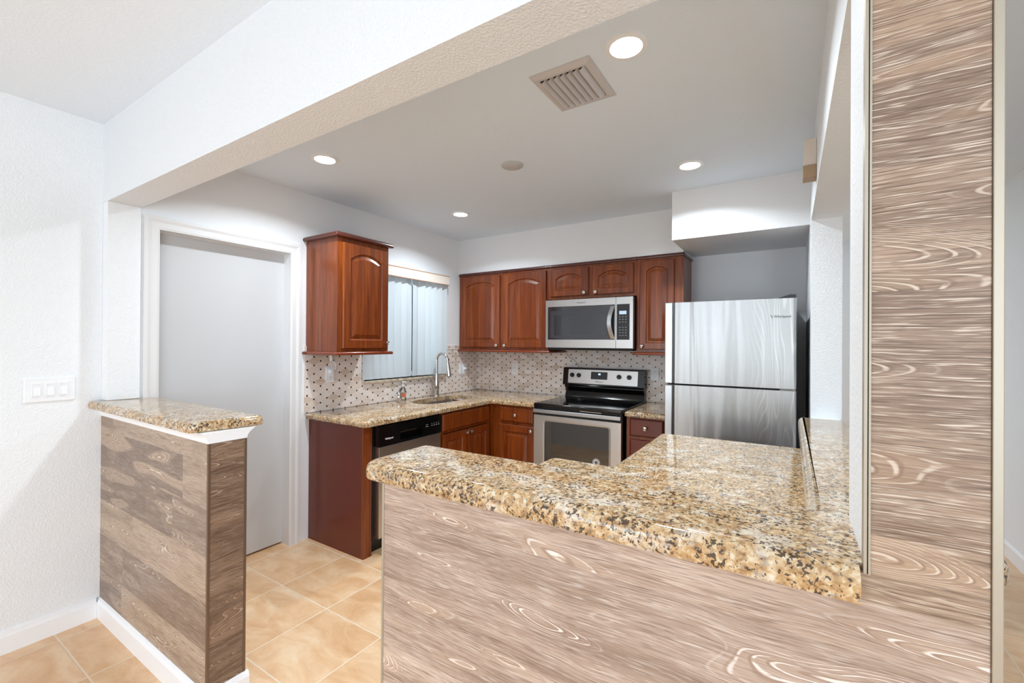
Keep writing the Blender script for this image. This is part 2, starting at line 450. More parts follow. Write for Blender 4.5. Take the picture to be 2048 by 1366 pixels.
def m_plank(name, axis, tone=1.0, seed=0.0, seams=1.0, tint=(1, 1, 1), white=.75, warpk=.035, wvar=.4, fibk=.6):
    """limed oak vinyl plank; grain runs along world axis 'x' or 'y', planks stacked in z"""
    t = NT(name); s = t.sep(t.pos())
    u = t.math('ADD', s[0] if axis == 'x' else s[1], seed); z = s[2]
    rowf = t.math('DIVIDE', t.math('SUBTRACT', z, .07), .18)
    row = t.math('FLOOR', rowf); rz = t.math('FRACT', rowf)
    jit = t.white(t.comb(row, 1.0 + seed, 2.0))
    uu = t.math('ADD', t.math('DIVIDE', u, 1.2), jit)
    cell = t.math('FLOOR', uu); ru = t.math('FRACT', uu)
    if not seams: cell = row
    w = t.white(t.comb(cell, row, 5.0 + seed)); w2 = t.white(t.comb(cell, row, 9.0 + seed))
    sh = t.math('MULTIPLY', w, 37.0)
    P = lambda fu, zz, fz, k: t.comb(t.math('ADD', t.math('MULTIPLY', u, fu), sh), t.math('MULTIPLY', zz, fz), k)
    warp = t.noise(P(3.2, z, 9, 0.0), 1, 2, .5)
    zz = t.math('ADD', z, t.math('MULTIPLY', warp, warpk))
    fig = t.noise(P(1.9, zz, 11, w), 1, .8, .4, .2)
    fm = t.math('MULTIPLY', fig, 44)
    fr = t.math('FRACT', fm)
    ring = t.math('SUBTRACT', 1.0, t.step(t.math('ABSOLUTE', t.math('SUBTRACT', fr, .5)), .04, .16))
    ringd = t.math('SUBTRACT', 1.0, t.step(t.math('ABSOLUTE', t.math('SUBTRACT', fr, .70)), .03, .16))
    # rings only show round the extremes of the figure (cathedral loops and knots)
    zone = t.math('MAXIMUM', t.step(fig, .585, .645), t.math('SUBTRACT', 1.0, t.step(fig, .355, .415)))
    brk = t.step(t.noise(P(22, zz, 90, 3.0), 1, 2, .6), .36, .52)
    zonei = t.math('SUBTRACT', 1.0, t.math('MULTIPLY', zone, .8))
    st = t.noise(P(14, zz, 400, 1.0), 1, 2, .6, .15)
    clump = t.noise(P(5, zz, 40, 6.0), 1, 2, .5)
    streak = t.step(t.math('ADD', st, t.math('MULTIPLY', clump, .22)), .66, .78)
    st2 = t.noise(P(11, zz, 430, 8.0), 1, 2, .6, .15)
    clump2 = t.noise(P(4, zz, 34, 16.0), 1, 2, .5)
    dstreak = t.step(t.math('ADD', st2, t.math('MULTIPLY', clump2, .22)), .63, .78)
    tonev = t.noise(P(1.6, zz, 15, 2.0), 1, 4, .55)
    fib = t.noise(P(9, zz, 300, 11.0), 1, 4, .65, .1)
    mul = lambda c: tuple(min(1, x * tone * k) for x, k in zip(c[:3], tint)) + (1,)
    c = t.ramp(tonev, [(.22, mul(srgb(124, 102, 86))), (.42, mul(srgb(150, 128, 111))), (.58, mul(srgb(172, 151, 134))), (.78, mul(srgb(190, 172, 157)))])
    c = t.mix(t.math('MULTIPLY', t.step(w, .35, 1.0), wvar), c, mul(srgb(120, 102, 92)))
    c = t.mix(t.math('MULTIPLY', t.step(w, .5, .0), wvar * .6), c, mul(srgb(206, 184, 162)))
    c = t.mix(t.math('MULTIPLY', t.step(fib, .52, .34), fibk), c, mul(srgb(92, 72, 58)))
    c = t.mix(t.math('MULTIPLY', t.step(fib, .54, .74), fibk), c, mul(srgb(214, 200, 188)))
    c = t.mix(t.math('MULTIPLY', t.math('MULTIPLY', w2, zone), .6), c, mul(srgb(188, 162, 138)))
    c = t.mix(t.math('MULTIPLY', dstreak, t.math('MULTIPLY', zonei, .62)), c, mul(srgb(104, 82, 68)))
    c = t.mix(t.math('MULTIPLY', streak, t.math('MULTIPLY', zonei, white)), c, mul(srgb(226, 217, 208)))
    c = t.mix(t.math('MULTIPLY', t.math('MULTIPLY', ringd, zone), .45), c, mul(srgb(120, 94, 76)))
    c = t.mix(t.math('MULTIPLY', t.math('MULTIPLY', t.math('MULTIPLY', ring, brk), zone), .7), c, mul(srgb(232, 223, 214)))
    if seams:
        seam = t.math('MAXIMUM', t.math('SUBTRACT', 1.0, t.step(t.math('MINIMUM', rz, t.math('SUBTRACT', 1.0, rz)), .0, .006)),
                      t.math('SUBTRACT', 1.0, t.step(t.math('MINIMUM', ru, t.math('SUBTRACT', 1.0, ru)), .0, .0012)))
        c = t.mix(t.math('MULTIPLY', seam, .4 * seams), c, srgb(84, 66, 54))
    t.col(c); t.rough(.42)
    t.bump(t.math('SUBTRACT', streak, dstreak), .15, .0006)
    return t.m
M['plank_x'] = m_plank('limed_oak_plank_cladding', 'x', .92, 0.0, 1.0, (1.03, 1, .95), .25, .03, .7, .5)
M['plank_bar'] = m_plank('pale_limed_oak_plank_cladding', 'x', 1.26, 3.7, 0, (.975, .975, 1.0), .32, .035, .25, .42)
M['plank_col'] = m_plank('column_limed_oak_cladding', 'x', .87, 8.13, 0, (1.05, .98, .90), .8, .02, .4, .75)
M['plank_y'] = m_plank('shaded_end_plank_cladding', 'y', .55, 5.2, 0, (1.1, .94, .80), .5, .03, .5, .7)  # same planks; shade on the end face painted in by a lower tone

def m_floor():
    t = NT('tan_ceramic_floor_tile'); p = t.pos(); s = t.sep(p); S = .422
    a = t.math('DIVIDE', t.math('SUBTRACT', s[0], .01), S); b = t.math('DIVIDE', t.math('ADD', s[1], 3.33), S)
    fa, fb = t.math('FRACT', a), t.math('FRACT', b)
    d = t.math('MINIMUM', t.math('MINIMUM', fa, t.math('SUBTRACT', 1.0, fa)), t.math('MINIMUM', fb, t.math('SUBTRACT', 1.0, fb)))
    grout = t.math('SUBTRACT', 1.0, t.step(d, .006, .011))
    w = t.white(t.comb(t.math('FLOOR', a), t.math('FLOOR', b), 1.0))
    pv = t.vmath('ADD', p, t.comb(t.math('MULTIPLY', w, 9), 0.0, 0.0))
    n = t.noise(t.vmath('MULTIPLY', pv, (1.0, 1.8, 1.0)), 4.2, 5, .62, .8)
    c = t.ramp(n, [(.28, srgb(206, 158, 114)), (.45, srgb(222, 180, 138)), (.6, srgb(232, 198, 160)), (.75, srgb(238, 212, 180))])
    n2 = t.noise(pv, 40, 3, .6)
    c = t.mix(t.math('MULTIPLY', t.step(n2, .5, .8), .2), c, srgb(204, 160, 120))
    c = t.mix(t.math('MULTIPLY', w, .12), c, srgb(212, 164, 120))
    c = t.mix(grout, c, srgb(228, 208, 182))
    t.col(c); t.rough(t.math('ADD', .28, t.math('MULTIPLY', grout, .4)))
    t.bump(t.math('SUBTRACT', 1.0, grout), .5, .002)
    return t.m
M['floor'] = m_floor()

def m_splash(name, axis):
    t = NT(name); s = t.sep(t.pos()); A, Bq = .108, .0622
    p = t.math('DIVIDE', s[0] if axis == 'x' else s[1], A); q = t.math('DIVIDE', t.math('SUBTRACT', s[2], .914), Bq)
    S_, T_ = t.math('ADD', p, q), t.math('SUBTRACT', p, q)
    fs, ft = t.math('SUBTRACT', S_, t.math('ROUND', S_)), t.math('SUBTRACT', T_, t.math('ROUND', T_))
    line = t.math('SUBTRACT', 1.0, t.step(t.math('MINIMUM', t.math('ABSOLUTE', fs), t.math('ABSOLUTE', ft)), .016, .04))
    dx = t.math('MULTIPLY', t.math('ADD', fs, ft), A / 2); dz = t.math('MULTIPLY', t.math('SUBTRACT', fs, ft), Bq / 2)
    r = t.math('MAXIMUM', t.math('ABSOLUTE', dx), t.math('ABSOLUTE', dz))
    dot = t.math('SUBTRACT', 1.0, t.step(r, .0055, .0066))
    ring = t.math('SUBTRACT', 1.0, t.step(r, .0070, .0085))
    w = t.white(t.comb(t.math('FLOOR', S_), t.math('FLOOR', T_), 2.0))
    c = t.ramp(w, [(0, srgb(238, 229, 224)), (.45, srgb(231, 220, 213)), (.75, srgb(226, 213, 204)), (.93, srgb(217, 201, 188)), (1, srgb(206, 184, 168))])
    n = t.noise(t.vmath('MULTIPLY', t.pos(), (1, 1, 2.5)), 22, 4, .6, 1.2)
    c = t.mix(t.math('MULTIPLY', t.step(n, .5, .75), .3), c, srgb(188, 172, 160))
    c = t.mix(t.math('MULTIPLY', line, .55), c, srgb(226, 214, 202))
    c = t.mix(t.math('MULTIPLY', ring, .5), c, srgb(222, 212, 202))
    c = t.mix(dot, c, srgb(44, 34, 32))
    t.col(c); t.rough(.25)
    t.bump(t.math('SUBTRACT', 1.0, line), .2, .001)
    return t.m
M['splash_x'] = m_splash('marble_lozenge_mosaic_back', 'x')
M['splash_y'] = m_splash('marble_lozenge_mosaic_side', 'y')

# ------------------------------------------------------------------ room shell
XW = -.02          # kitchen left wall face
ZC = 2.504         # kitchen ceiling
ZL = 2.556         # living-room ceiling
ZH = 2.147         # underside of the headers
YF, YK = -3.160, -3.022   # header front / back
XR0, XR1 = 3.044, 3.186   # right partition
YCF, YCB = -3.117, -2.898 # column front / back
Y0 = -8.0
struct('floor', B(-.4, 4.6, -8.4, 2.6, -.1, 0), M['floor'], 'tan ceramic tile floor')
struct('ground', B(-14, 14, -24, 12, -.24, -.12), M['grass'])
struct('ceiling', B(-.3, XR0, YK, .2, ZC, ZC + .1), M['ceiling_kitchen'], 'pale grey kitchen ceiling')
struct('ceiling.001', B(-.3, 4.4, -8.2, YF, ZL, ZL + .1), M['ceiling'], 'white living room ceiling')
struct('ceiling.002', B(XR1, 4.4, YF, 2.2, ZL, ZL + .1), M['ceiling'])
# left side walls
YD0, YD1, ZD = -2.945, -2.175, 2.052
WY0, WY1, WZ0, WZ1 = -1.535, -.66, 1.107, 2.03
struct('wall_left', wall_holes('x', -.3, XW, YK, .2, 0, ZC, [(YD0, YD1, 0, ZD), (WY0, WY1, WZ0, WZ1)]), M['wall_kitchen'], 'white kitchen wall with door and window')
struct('wall_left.001', B(-.3, -.0815, -8.2, YF, 0, ZL), M['wall'], 'white textured wall carrying the light switches')
struct('wall_left.002', B(-.3, -.012, YF + .0005, YK, 1.1225, ZH - .0005), M['wall'], 'white textured stub of wall above the short counter')
struct('wall_back', B(-.3, XR1, 0, .2, 0, ZC + .1), M['wall_kitchen'], 'white kitchen back wall')
# header across the opening and the right hand header
struct('wall_header', B(-.3, 3.19, YF, YK, ZH, ZL + .1), M['header'], 'white textured header beam over the wide opening')
struct('wall_right', wall_holes('x', XR0, XR1, YK, 0.0, 0, ZL + .1, [(-2.896, -.95, 0, 2.135), (YK, -2.896, 0, ZH)]), M['wall'], 'white partition with the side pass-through')
struct('wall_right.001', wall_holes('x', 4.2, 4.4, -8.2, 2.2, 0, ZL, [(-6.9, -4.5, .5, 2.3)]), M['wall'])  # opening out of view, added behind the side fill lamp
struct('wall_far', B(XR1, 4.4, 2.0, 2.2, 0, ZL), M['wall'])
struct('wall_rear', wall_holes('y', -8.2, Y0, -.3, 4.4, 0, ZL, [(.25, 3.85, 0.04, 2.3)]), M['wall'])
# soffits over the cabinets
struct('wall_soffit', B(XW, 2.2335, -.319, 0.0, 2.152, ZC), M['wall_kitchen'], 'white soffit above the back wall cabinets')
struct('wall_soffit.001', B(2.2335, XR0, -.715, 0.0, 2.165, ZC), M['wall_kitchen'], 'deeper white soffit above the refrigerator')
# rear patio glazing
def window_frame(name, x0, x1, y, z0, z1, n):
    w = NB()
    box(w, x0, x1, y - .03, y + .03, z0, z0 + .06); box(w, x0, x1, y - .03, y + .03, z1 - .06, z1)
    for k in range(n + 1):
        xx = x0 + .03 + (x1 - x0 - .06) * k / n
        box(w, xx - .03, xx + .03, y - .03, y + .03, z0 + .06, z1 - .06)
    return struct(name, w, M['trim'])
window_frame('window_2', .25, 3.85, -8.1, .04, 2.3, 4)

# baseboards
def bb_prof(h=.1, t=.013): return [(0, 0), (-t, 0), (-t, h - .02), (-t * .5, h - .005), (0, h)]
b = NB(); prism(b, [(-.0815, 0), (-.067, 0), (-.067, .078), (-.072, .086), (-.074, .1), (-.0815, .104)], 'y', -8.0, -3.1745)
struct('baseboard_left', b, M['trim'], 'white baseboard under the light switches')
b = NB(); prism(b, [(4.2, 0), (4.187, 0), (4.187, .085), (4.2, .1)], 'y', -8.0, 2.0)
struct('baseboard_right', b, M['trim'])

# column clad in planks at the end of the partition
c = thing('clad_column', 'tall column clad in limed oak planks with metal edge strips', 'column', (3.115, -3.0, 1.1))
tag(c, kind='structure')
def at(parent, o):     # children are modelled in world coordinates
    o.matrix_parent_inverse = Matrix.Translation(parent.location).inverted() if not any(parent.rotation_euler) else parent.matrix_basis.inverted()
    return o
at(c, obj('column_core', B(XR0, 3.176, YCF + .012, YCB, 1.1005, ZH + .0), M['wall'], c))
pc0 = NB(); box(pc0, 3.0495, 3.175, YCF, YCF + .012, 1.0905, ZH); box(pc0, 3.0375, 3.175, YCF, YCF + .012, 1.0498, 1.0903)
at(c, obj('plank_cladding', pc0, M['plank_col'], c))
e = NB(); box(e, 3.0415, 3.0455, YCF - .0015, YCF + .02, 1.0905, ZH, 0); box(e, 3.0468, 3.0495, YCF - .003, YCF + .012, 1.0905, ZH)
at(c, obj('edge_strip', e, M['champagne'], c))
e = NB(); box(e, 3.1755, 3.1865, YCF - .004, -2.958, 0, ZH, .0012); box(e, 3.1765, 3.1865, -2.9575, YCB, 1.1008, ZH)
at(c, obj('edge_strip', e, M['champagne'], c))

# half wall under the raised bar (L shaped)
h = thing('half_wall', 'half wall clad in pale limed oak planks under the raised granite bar', 'half wall', (2.5, -3.05, 0))
tag(h, kind='structure')
core = NB()
box(core, 2.004, XR1 - .011, YCF + .012, -2.965, 0, 1.0495)
box(core, XR0, XR1 - .011, -2.965, -1.56, 0, 1.0495); box(core, XR0, XR1 - .011, -1.56, -.95, 0, 1.02)
at(h, obj('wall_core', core, M['wall'], h))
cl = NB(); box(cl, 2.0055, 3.175, YCF, YCF + .012, .0, 1.0495)
at(h, obj('plank_cladding', cl, M['plank_bar'], h))
e = NB(); box(e, 1.9975, 2.0055, YCF - .002, YCF + .014, 0, 1.0495, .001); at(h, obj('corner_strip', e, M['champagne'], h))

# pony wall on the left
pw = thing('pony_wall', 'short half wall clad in brown limed oak planks beside the doorway', 'half wall', (.5, -3.09, 0))
tag(pw, kind='structure')
PX = 1.0886
at(pw, obj('wall_core', B(-.0815, PX - .012, YF + .012, YK - .004, 0, 1.041), M['wall'], pw))
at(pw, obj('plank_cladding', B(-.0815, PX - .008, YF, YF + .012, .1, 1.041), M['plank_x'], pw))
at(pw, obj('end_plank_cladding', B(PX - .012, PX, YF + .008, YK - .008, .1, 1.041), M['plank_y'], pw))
e = NB(); box(e, PX - .008, PX + .002, YF - .002, YF + .008, .1, 1.041, .001); box(e, PX - .002, PX + .002, YK - .008, YK + .002, .1, 1.041, .001)
at(pw, obj('corner_strip', e, M['bronze'], pw))
# cove trim that flares out to the slab
cv = NB()
z0, z1, fl = 1.041, 1.082, .022
ring0 = [(-.0815, YF - .002), (PX + .002, YF - .002), (PX + .002, YK + .002), (-.0815, YK + .002)]
ring1 = [(-.0815, YF - fl), (PX + .004, YF - fl), (PX + .004, YK + fl * 1.6), (-.0815, YK + fl * 1.6)]
lv = []
for k in range(6):
    t_ = k / 5; q_ = t_ * t_
    lv.append([cv.verts.new((a[0] * (1 - q_) + b_[0] * q_, a[1] * (1 - q_) + b_[1] * q_, z0 + (z1 - z0) * t_)) for a, b_ in zip(ring0, ring1)])
for A_, B_ in zip(lv, lv[1:]):
    for i in range(4):
        j = (i + 1) % 4
        cv.faces.new((A_[i], A_[j], B_[j], B_[i]))
cv.faces.new(lv[0]); cv.faces.new(lv[-1])
at(pw, obj('cove_trim', cv, M['trim'], pw))
bb = NB()
for (p0, p1) in (((-.0665, YF), (PX + .014, YF)),):
    prism(bb, [(YF, 0), (YF - .014, 0), (YF - .014, .08), (YF - .008, .094), (YF, .1)], 'x', -.067, PX + .014)
prism(bb, [(PX, 0), (PX + .014, 0), (PX + .014, .08), (PX + .008, .094), (PX, .1)], 'y', YF - .0135, YK + .012)
at(pw, obj('baseboard', bb, M['trim'], pw))

# granite on the pony wall
V2 = lambda *p: [Vector(q) for q in p]
pts = round_poly(V2((-.0805, -3.212), (1.052, -3.212), (1.088, -2.946), (-.011, -2.946)), [0, .03, .03, 0])
o = obj('granite_ledge', slab(pts, 1.0825, 1.122, .02, .006), M['granite'], None, True)
tag(o, 'short speckled granite ledge capping the left pony wall', 'ledge')
# the slab passes round the wall stub
# raised bar, L shaped
pts = round_poly(V2((1.935, -3.142), (3.0365, -3.142), (3.0365, -3.104), (3.17, -3.104), (3.17, -2.955), (3.243, -2.955), (3.243, -1.53), (2.978, -1.53), (2.978, -2.868), (1.935, -2.882)),
                 [.045, 0, 0, 0, 0, .02, .015, .015, 0, .035])
HARD = lambda m: 3.036 < m.x < 3.19 and -3.13 < m.y < -2.93
o = obj('granite_bar_top', slab(pts, 1.05, 1.1, .024, .008, hard=HARD), M['granite'], None, True)
tag(o, 'thick raised L-shaped granite bar top in the foreground', 'bar top')
# lower counter inside the bar
pts = round_poly(V2((2.03, -2.962), (3.04, -2.962), (3.04, -1.32), (2.315, -1.32), (2.315, -2.155), (2.03, -2.155)), [0, 0, 0, .04, .02, .05])
o = obj('granite_countertop', slab(pts, .876, .914, .016, .005), M['granite'], None, True)
tag(o, 'low L-shaped granite countertop behind the raised bar', 'countertop')
# base cabinets that carry it
for nm, lb, d in (('base_cabinet', 'cherry base cabinet run under the low counter behind the front bar', (2.05, 3.04, -2.96, -2.20)),
                  ('base_cabinet', 'cherry base cabinet run under the low counter facing the refrigerator side', (2.36, 3.04, -2.196, -1.35))):
    o = obj(nm, B(d[0], d[1], d[2], d[3], .0, .8755), M['cherry_frame']); tag(o, lb, 'cabinet')

# ------------------------------------------------------------------ door and casing
d = thing('door_1', None, None, (-.1, -2.56, 0)); tag(d, 'flat white door set deep in its frame', None, None, 'structure')
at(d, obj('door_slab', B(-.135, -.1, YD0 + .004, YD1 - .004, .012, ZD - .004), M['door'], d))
cs = NB()
def casing_prof(w):  # stepped profile (distance from opening, thickness)
    return [(0, 0), (0, .010), (.012, .014), (.04, .014), (.055, .02), (w, .02), (w, 0)]
W_ = .072
prof = casing_prof(W_)
pr = [[(XW + t_, YD0 - w_) for w_, t_ in prof], [(XW + t_, YD1 + w_) for w_, t_ in prof]]
def casing_loop(prof):
    stations = []
    for (w_, t_) in prof:
        stations.append([(XW + t_, YD0 - w_, 0), (XW + t_, YD0 - w_, ZD + w_), (XW + t_, YD1 + w_, ZD + w_), (XW + t_, YD1 + w_, 0)])
    V = [[cs.verts.new(p) for p in st] for st in stations]
    n = len(V)
    for i in range(n):
        j = (i + 1) % n
        for k in range(3): cs.faces.new((V[i][k], V[i][k + 1], V[j][k + 1], V[j][k]))
    cs.faces.new([v[0] for v in V]); cs.faces.new([v[3] for v in V])
casing_loop([(w_ - .006, t_) for w_, t_ in prof])
at(d, obj('door_casing', cs, M['casing'], d))
jb = NB()
for y0, y1 in ((YD0 - .001, YD0 + .004), (YD1 - .004, YD1 + .001)):
    box(jb, -.28, XW + .009, y0, y1, 0, ZD)
box(jb, -.28, XW + .009, YD0, YD1, ZD - .006, ZD + .001)
box(jb, -.3, -.26, YD0, YD1, 0, ZD)
at(d, obj('door_jamb', jb, M['casing'], d))

# ------------------------------------------------------------------ window with vertical blind
w = thing('window_1', None, None, (-.2, (WY0 + WY1) / 2, WZ0)); tag(w, 'kitchen window behind the white vertical blind', None, None, 'structure')
fr = NB()
for a0, a1 in ((WY0, WY0 + .04), ((WY0 + WY1) / 2 - .02, (WY0 + WY1) / 2 + .02), (WY1 - .04, WY1)): box(fr, -.23, -.19, a0, a1, WZ0, WZ1)
box(fr, -.23, -.19, WY0, WY1, WZ0, WZ0 + .04); box(fr, -.23, -.19, WY0, WY1, WZ1 - .04, WZ1)
at(w, obj('window_frame', fr, M['trim'], w))
at(w, obj('window_pane', B(-.212, -.208, WY0 + .03, WY1 - .03, WZ0 + .03, WZ1 - .03), M['pane'], w))
at(w, obj('window_sill', B(-.2, .012, WY0 - .01, WY1 + .06, WZ0 - .02, WZ0, .004), M['sill'], w))
bl = thing('vertical_blind', 'white vertical blind with a valance over the sink window', 'window blind', (.02, -1.07, 1.12))
vz = NB(); box(vz, .058, .066, -1.58, -.575, 2.0, 2.088); box(vz, XW, .058, -.583, -.575, 2.0, 2.088); box(vz, XW, .058, -1.58, -1.572, 2.0, 2.088)
val = at(bl, obj('valance', vz, M['ivory'], bl))
g = NB(); box(g, .0655, .0675, -1.58, -.5745, 2.083, 2.089); box(g, .0655, .0675, -1.58, -.5745, 1.999, 2.004)
go = obj('valance_line', g, M['gold'], val)
bl_rail = at(bl, obj('head_rail', B(0.0, .045, -1.55, -.6, 2.03, 2.06), M['trim'], bl))
NV = 13
for k in range(NV):
    yc = -1.53 + .0765 * k
    ang = math.radians([24, 20, 22, 18, 24, 18, -14, -12, 20, 26, 30, 32, 34][k])
    dy, dx = .044 * math.cos(ang), .044 * math.sin(ang)
    vb = NB(); nseg = 6; tk = .0008
    prev = None
    for s_ in (-1, 1):
        pass
    prof = []
    for i in range(nseg + 1):
        t_ = -1 + 2 * i / nseg
        bow = .004 * (1 - t_ * t_)
        prof.append((.014 + t_ * dx + bow * math.cos(ang), yc + t_ * dy))
    back = [(x - tk, y) for x, y in reversed(prof)]
    prism(vb, prof + back, 'z', WZ0 + .014, 2.03)
    at(bl, obj('vane', vb, M['vane'], bl, True))

# ------------------------------------------------------------------ backsplash
bs = wall_holes('x', XW - .001, XW + .010, -2.07, -.0085, .9145, 1.352, [(WY0 - .011, WY1 + .061, WZ0 - .021, 1.40)])
struct('trim_1', bs, M['splash_y'], 'marble lozenge mosaic backsplash beside the sink')
struct('trim_2', B(XW, 2.22, -.0085, .001, .9145, 1.42), M['splash_x'], 'marble lozenge mosaic backsplash behind the range')
struct('trim_3', B(XW - .001, XW + .011, -.60, -.345, 1.352, 1.357), M['wire'])

# ------------------------------------------------------------------ cabinet parts (local frame: x along the front, -y towards the room)
def raised_door(x0, x1, z0, z1, y, th=.02, fw=.058, rise=0.0, n=14):
    """cabinet door; outer front face at y-th; arch rise on top of the panel"""
    bm = NB()
    def loop(d, yy, arch, e=0.0):
        L = []
        xa, xb, za = x0 + d, x1 - d, z0 + d
        def top(xx):
            if not arch: return z1 - d
            u = (xx - (x0 + fw)) / max(1e-6, (x1 - x0 - 2 * fw)); u = min(1, max(0, u))
            base = z1 - d - rise
            return base + rise * (1 - (2 * u - 1) ** 2)
        for i in range(n): L.append((xa + (xb - xa) * i / n, yy, za))
        zt = top(xb)
        for i in range(6): L.append((xb, yy, za + (zt - za) * i / 6))
        for i in range(n):
            xx = xb + (xa - xb) * i / n
            L.append((xx, yy, top(xx)))
        zt = top(xa)
        for i in range(6): L.append((xa, yy, zt + (za - zt) * i / 6))
        return [bm.verts.new(p) for p in L]
    ar = rise > 0
    yf = y - th
    Ls = [loop(0, y, False), loop(0, yf + .004, False), loop(.004, yf, False), loop(fw, yf, ar), loop(fw + .006, yf + .009, ar),
          loop(fw + .016, yf + .009, ar), loop(fw + .040, yf + .001, ar)]
    for A_, B_ in zip(Ls, Ls[1:]):
        m = len(A_)
        for i in range(m):
            j = (i + 1) % m
            bm.faces.new((A_[i], A_[j], B_[j], B_[i]))
    bm.faces.new(Ls[0]); bm.faces.new(Ls[-1])
    return bm
def drawer_front(x0, x1, z0, z1, y, th=.02):
    bm = NB(); box(bm, x0, x1, y - th * .55, y, z0, z1)
    rings = []
    for d, yy in ((0, y - th * .55), (.006, y - th * .9), (.012, y - th)):
        rings.append([bm.verts.new(p) for p in ((x0 + d, yy, z0 + d), (x1 - d, yy, z0 + d), (x1 - d, yy, z1 - d), (x0 + d, yy, z1 - d))])
    for A_, B_ in zip(rings, rings[1:]):
        for i in range(4): bm.faces.new((A_[i], A_[(i + 1) % 4], B_[(i + 1) % 4], B_[i]))
    bm.faces.new(rings[-1])
    return bm
KN = lathe(NB(), [(.0065, 0), (.0055, .008), (.006, .012), (.0135, .016), (.0155, .02), (.0150, .024), (.0105, .0265), (.0095, .025), (.006, .0255), (.003, .0275), (.0005, .028)], axis='-y', n=20)
_kn = obj('knob_source', KN, M['nickel'], None, True); KNOB = _kn.data; bpy.data.objects.remove(_kn)
def knob(x, z, y, parent):
    o = bpy.data.objects.new('knob', KNOB); COL.objects.link(o); o.location = (x, y, z); o.parent = parent
    return o
def side_mould(bm, w, d, z0, z1, ov, left=True, right=True, xa=0, r=None):
    """half-round moulding round the front and sides of a cabinet top or bottom (local frame)"""
    pts = round_poly(V2((xa - (ov if left else 0), -d - ov), (w + (ov if right else 0), -d - ov), (w + (ov if right else 0), 0), (xa - (ov if left else 0), 0)), [.008 if left else 0, .008 if right else 0, 0, 0], 3)
    sb = slab(pts, z0, z1, (z1 - z0) * .5, (z1 - z0) * .3, seg=4)
    me = bpy.data.meshes.new('tmp'); sb.to_mesh(me); sb.free(); bm.from_mesh(me); bpy.data.meshes.remove(me)
    return bm

# left wall cupboard: local x -> +Y world, front -> +X world
LROT = PI / 2
lc = thing('wall_cabinet', 'single-door cherry cabinet hung beside the sink window', 'cabinet', (XW, -2.058, 0), LROT)
w_ = .448
obj('cabinet_body', B(0, w_, -.345, 0, 1.362, 2.150), M['cherry'], lc)
obj('face_frame', B(0, w_, -.356, -.3455, 1.362, 2.150), M['cherry_frame'], lc)
obj('crown_moulding', side_mould(NB(), w_, .356, 2.150, 2.182, .03), M['cherry_crown'], lc, True)
obj('bottom_moulding', side_mould(NB(), w_, .356, 1.338, 1.3615, .03), M['cherry_rail'], lc, True)
dr = obj('cabinet_door', raised_door(.034, .434, 1.385, 2.118, -.3562, rise=.048), M['cherry'], lc)
knob(.412, 1.425, -.3765, dr)

# uppers on the back wall
ZT = 2.1225
def crown(parent, x0, x1, right=False):
    bm = NB(); d = .322
    side_mould(bm, x1, d, ZT, 2.1515, .014, left=False, right=right, xa=x0)
    return obj('crown_moulding', bm, M['cherry_crown'], parent, True)
ua = thing('wall_cabinet', 'two-door cherry wall cabinet in the back corner left of the microwave', 'cabinet', (XW + .012, 0, 0))
obj('cabinet_body', B(0, 1.052, -.31, -.0005, 1.372, ZT), M['cherry'], ua)
obj('face_frame', B(0, 1.052, -.322, -.3105, 1.362, ZT), M['cherry_frame'], ua)
crown(ua, 0, 1.0535)
bm_ = side_mould(NB(), 1.052, .322, 1.338, 1.3615, .03, left=False, right=True)
obj('bottom_moulding', bm_, M['cherry_rail'], ua, True)
dr = obj('cabinet_door', raised_door(.035, .52, 1.385, 2.105, -.3222, rise=.045), M['cherry'], ua); knob(.493, 1.405, -.3425, dr)
dr = obj('cabinet_door', raised_door(.562, 1.035, 1.385, 2.105, -.3222, rise=.045), M['cherry'], ua); knob(.588, 1.405, -.3425, dr)
ub = thing('wall_cabinet', 'short two-door cherry cabinet directly above the microwave', 'cabinet', (1.0455, 0, 0))
obj('cabinet_body', B(0, .822, -.31, -.0005, 1.835, ZT), M['cherry'], ub)
obj('face_frame', B(0, .822, -.322, -.3105, 1.83, ZT), M['cherry_frame'], ub)
crown(ub, 0, .823)
dr = obj('cabinet_door', raised_door(.03, .40, 1.855, 2.105, -.3222, fw=.05, rise=.042), M['cherry'], ub); knob(.368, 1.878, -.3425, dr)
dr = obj('cabinet_door', raised_door(.442, .80, 1.855, 2.105, -.3222, fw=.05, rise=.042), M['cherry'], ub); knob(.474, 1.878, -.3425, dr)
uc = thing('wall_cabinet', 'narrow cherry wall cabinet between microwave and refrigerator', 'cabinet', (1.869, 0, 0))
obj('cabinet_body', B(0, .368, -.31, -.0005, 1.372, ZT), M['cherry'], uc)
obj('face_frame', B(0, .368, -.322, -.3105, 1.362, ZT), M['cherry_frame'], uc)
crown(uc, 0, .365, True)
obj('bottom_moulding', side_mould(NB(), .368, .322, 1.338, 1.3615, .03, left=True, right=True), M['cherry_rail'], uc, True)
dr = obj('cabinet_door', raised_door(.03, .30, 1.385, 2.105, -.3222, fw=.05, rise=.035), M['cherry'], uc); knob(.05, 1.407, -.3425, dr)

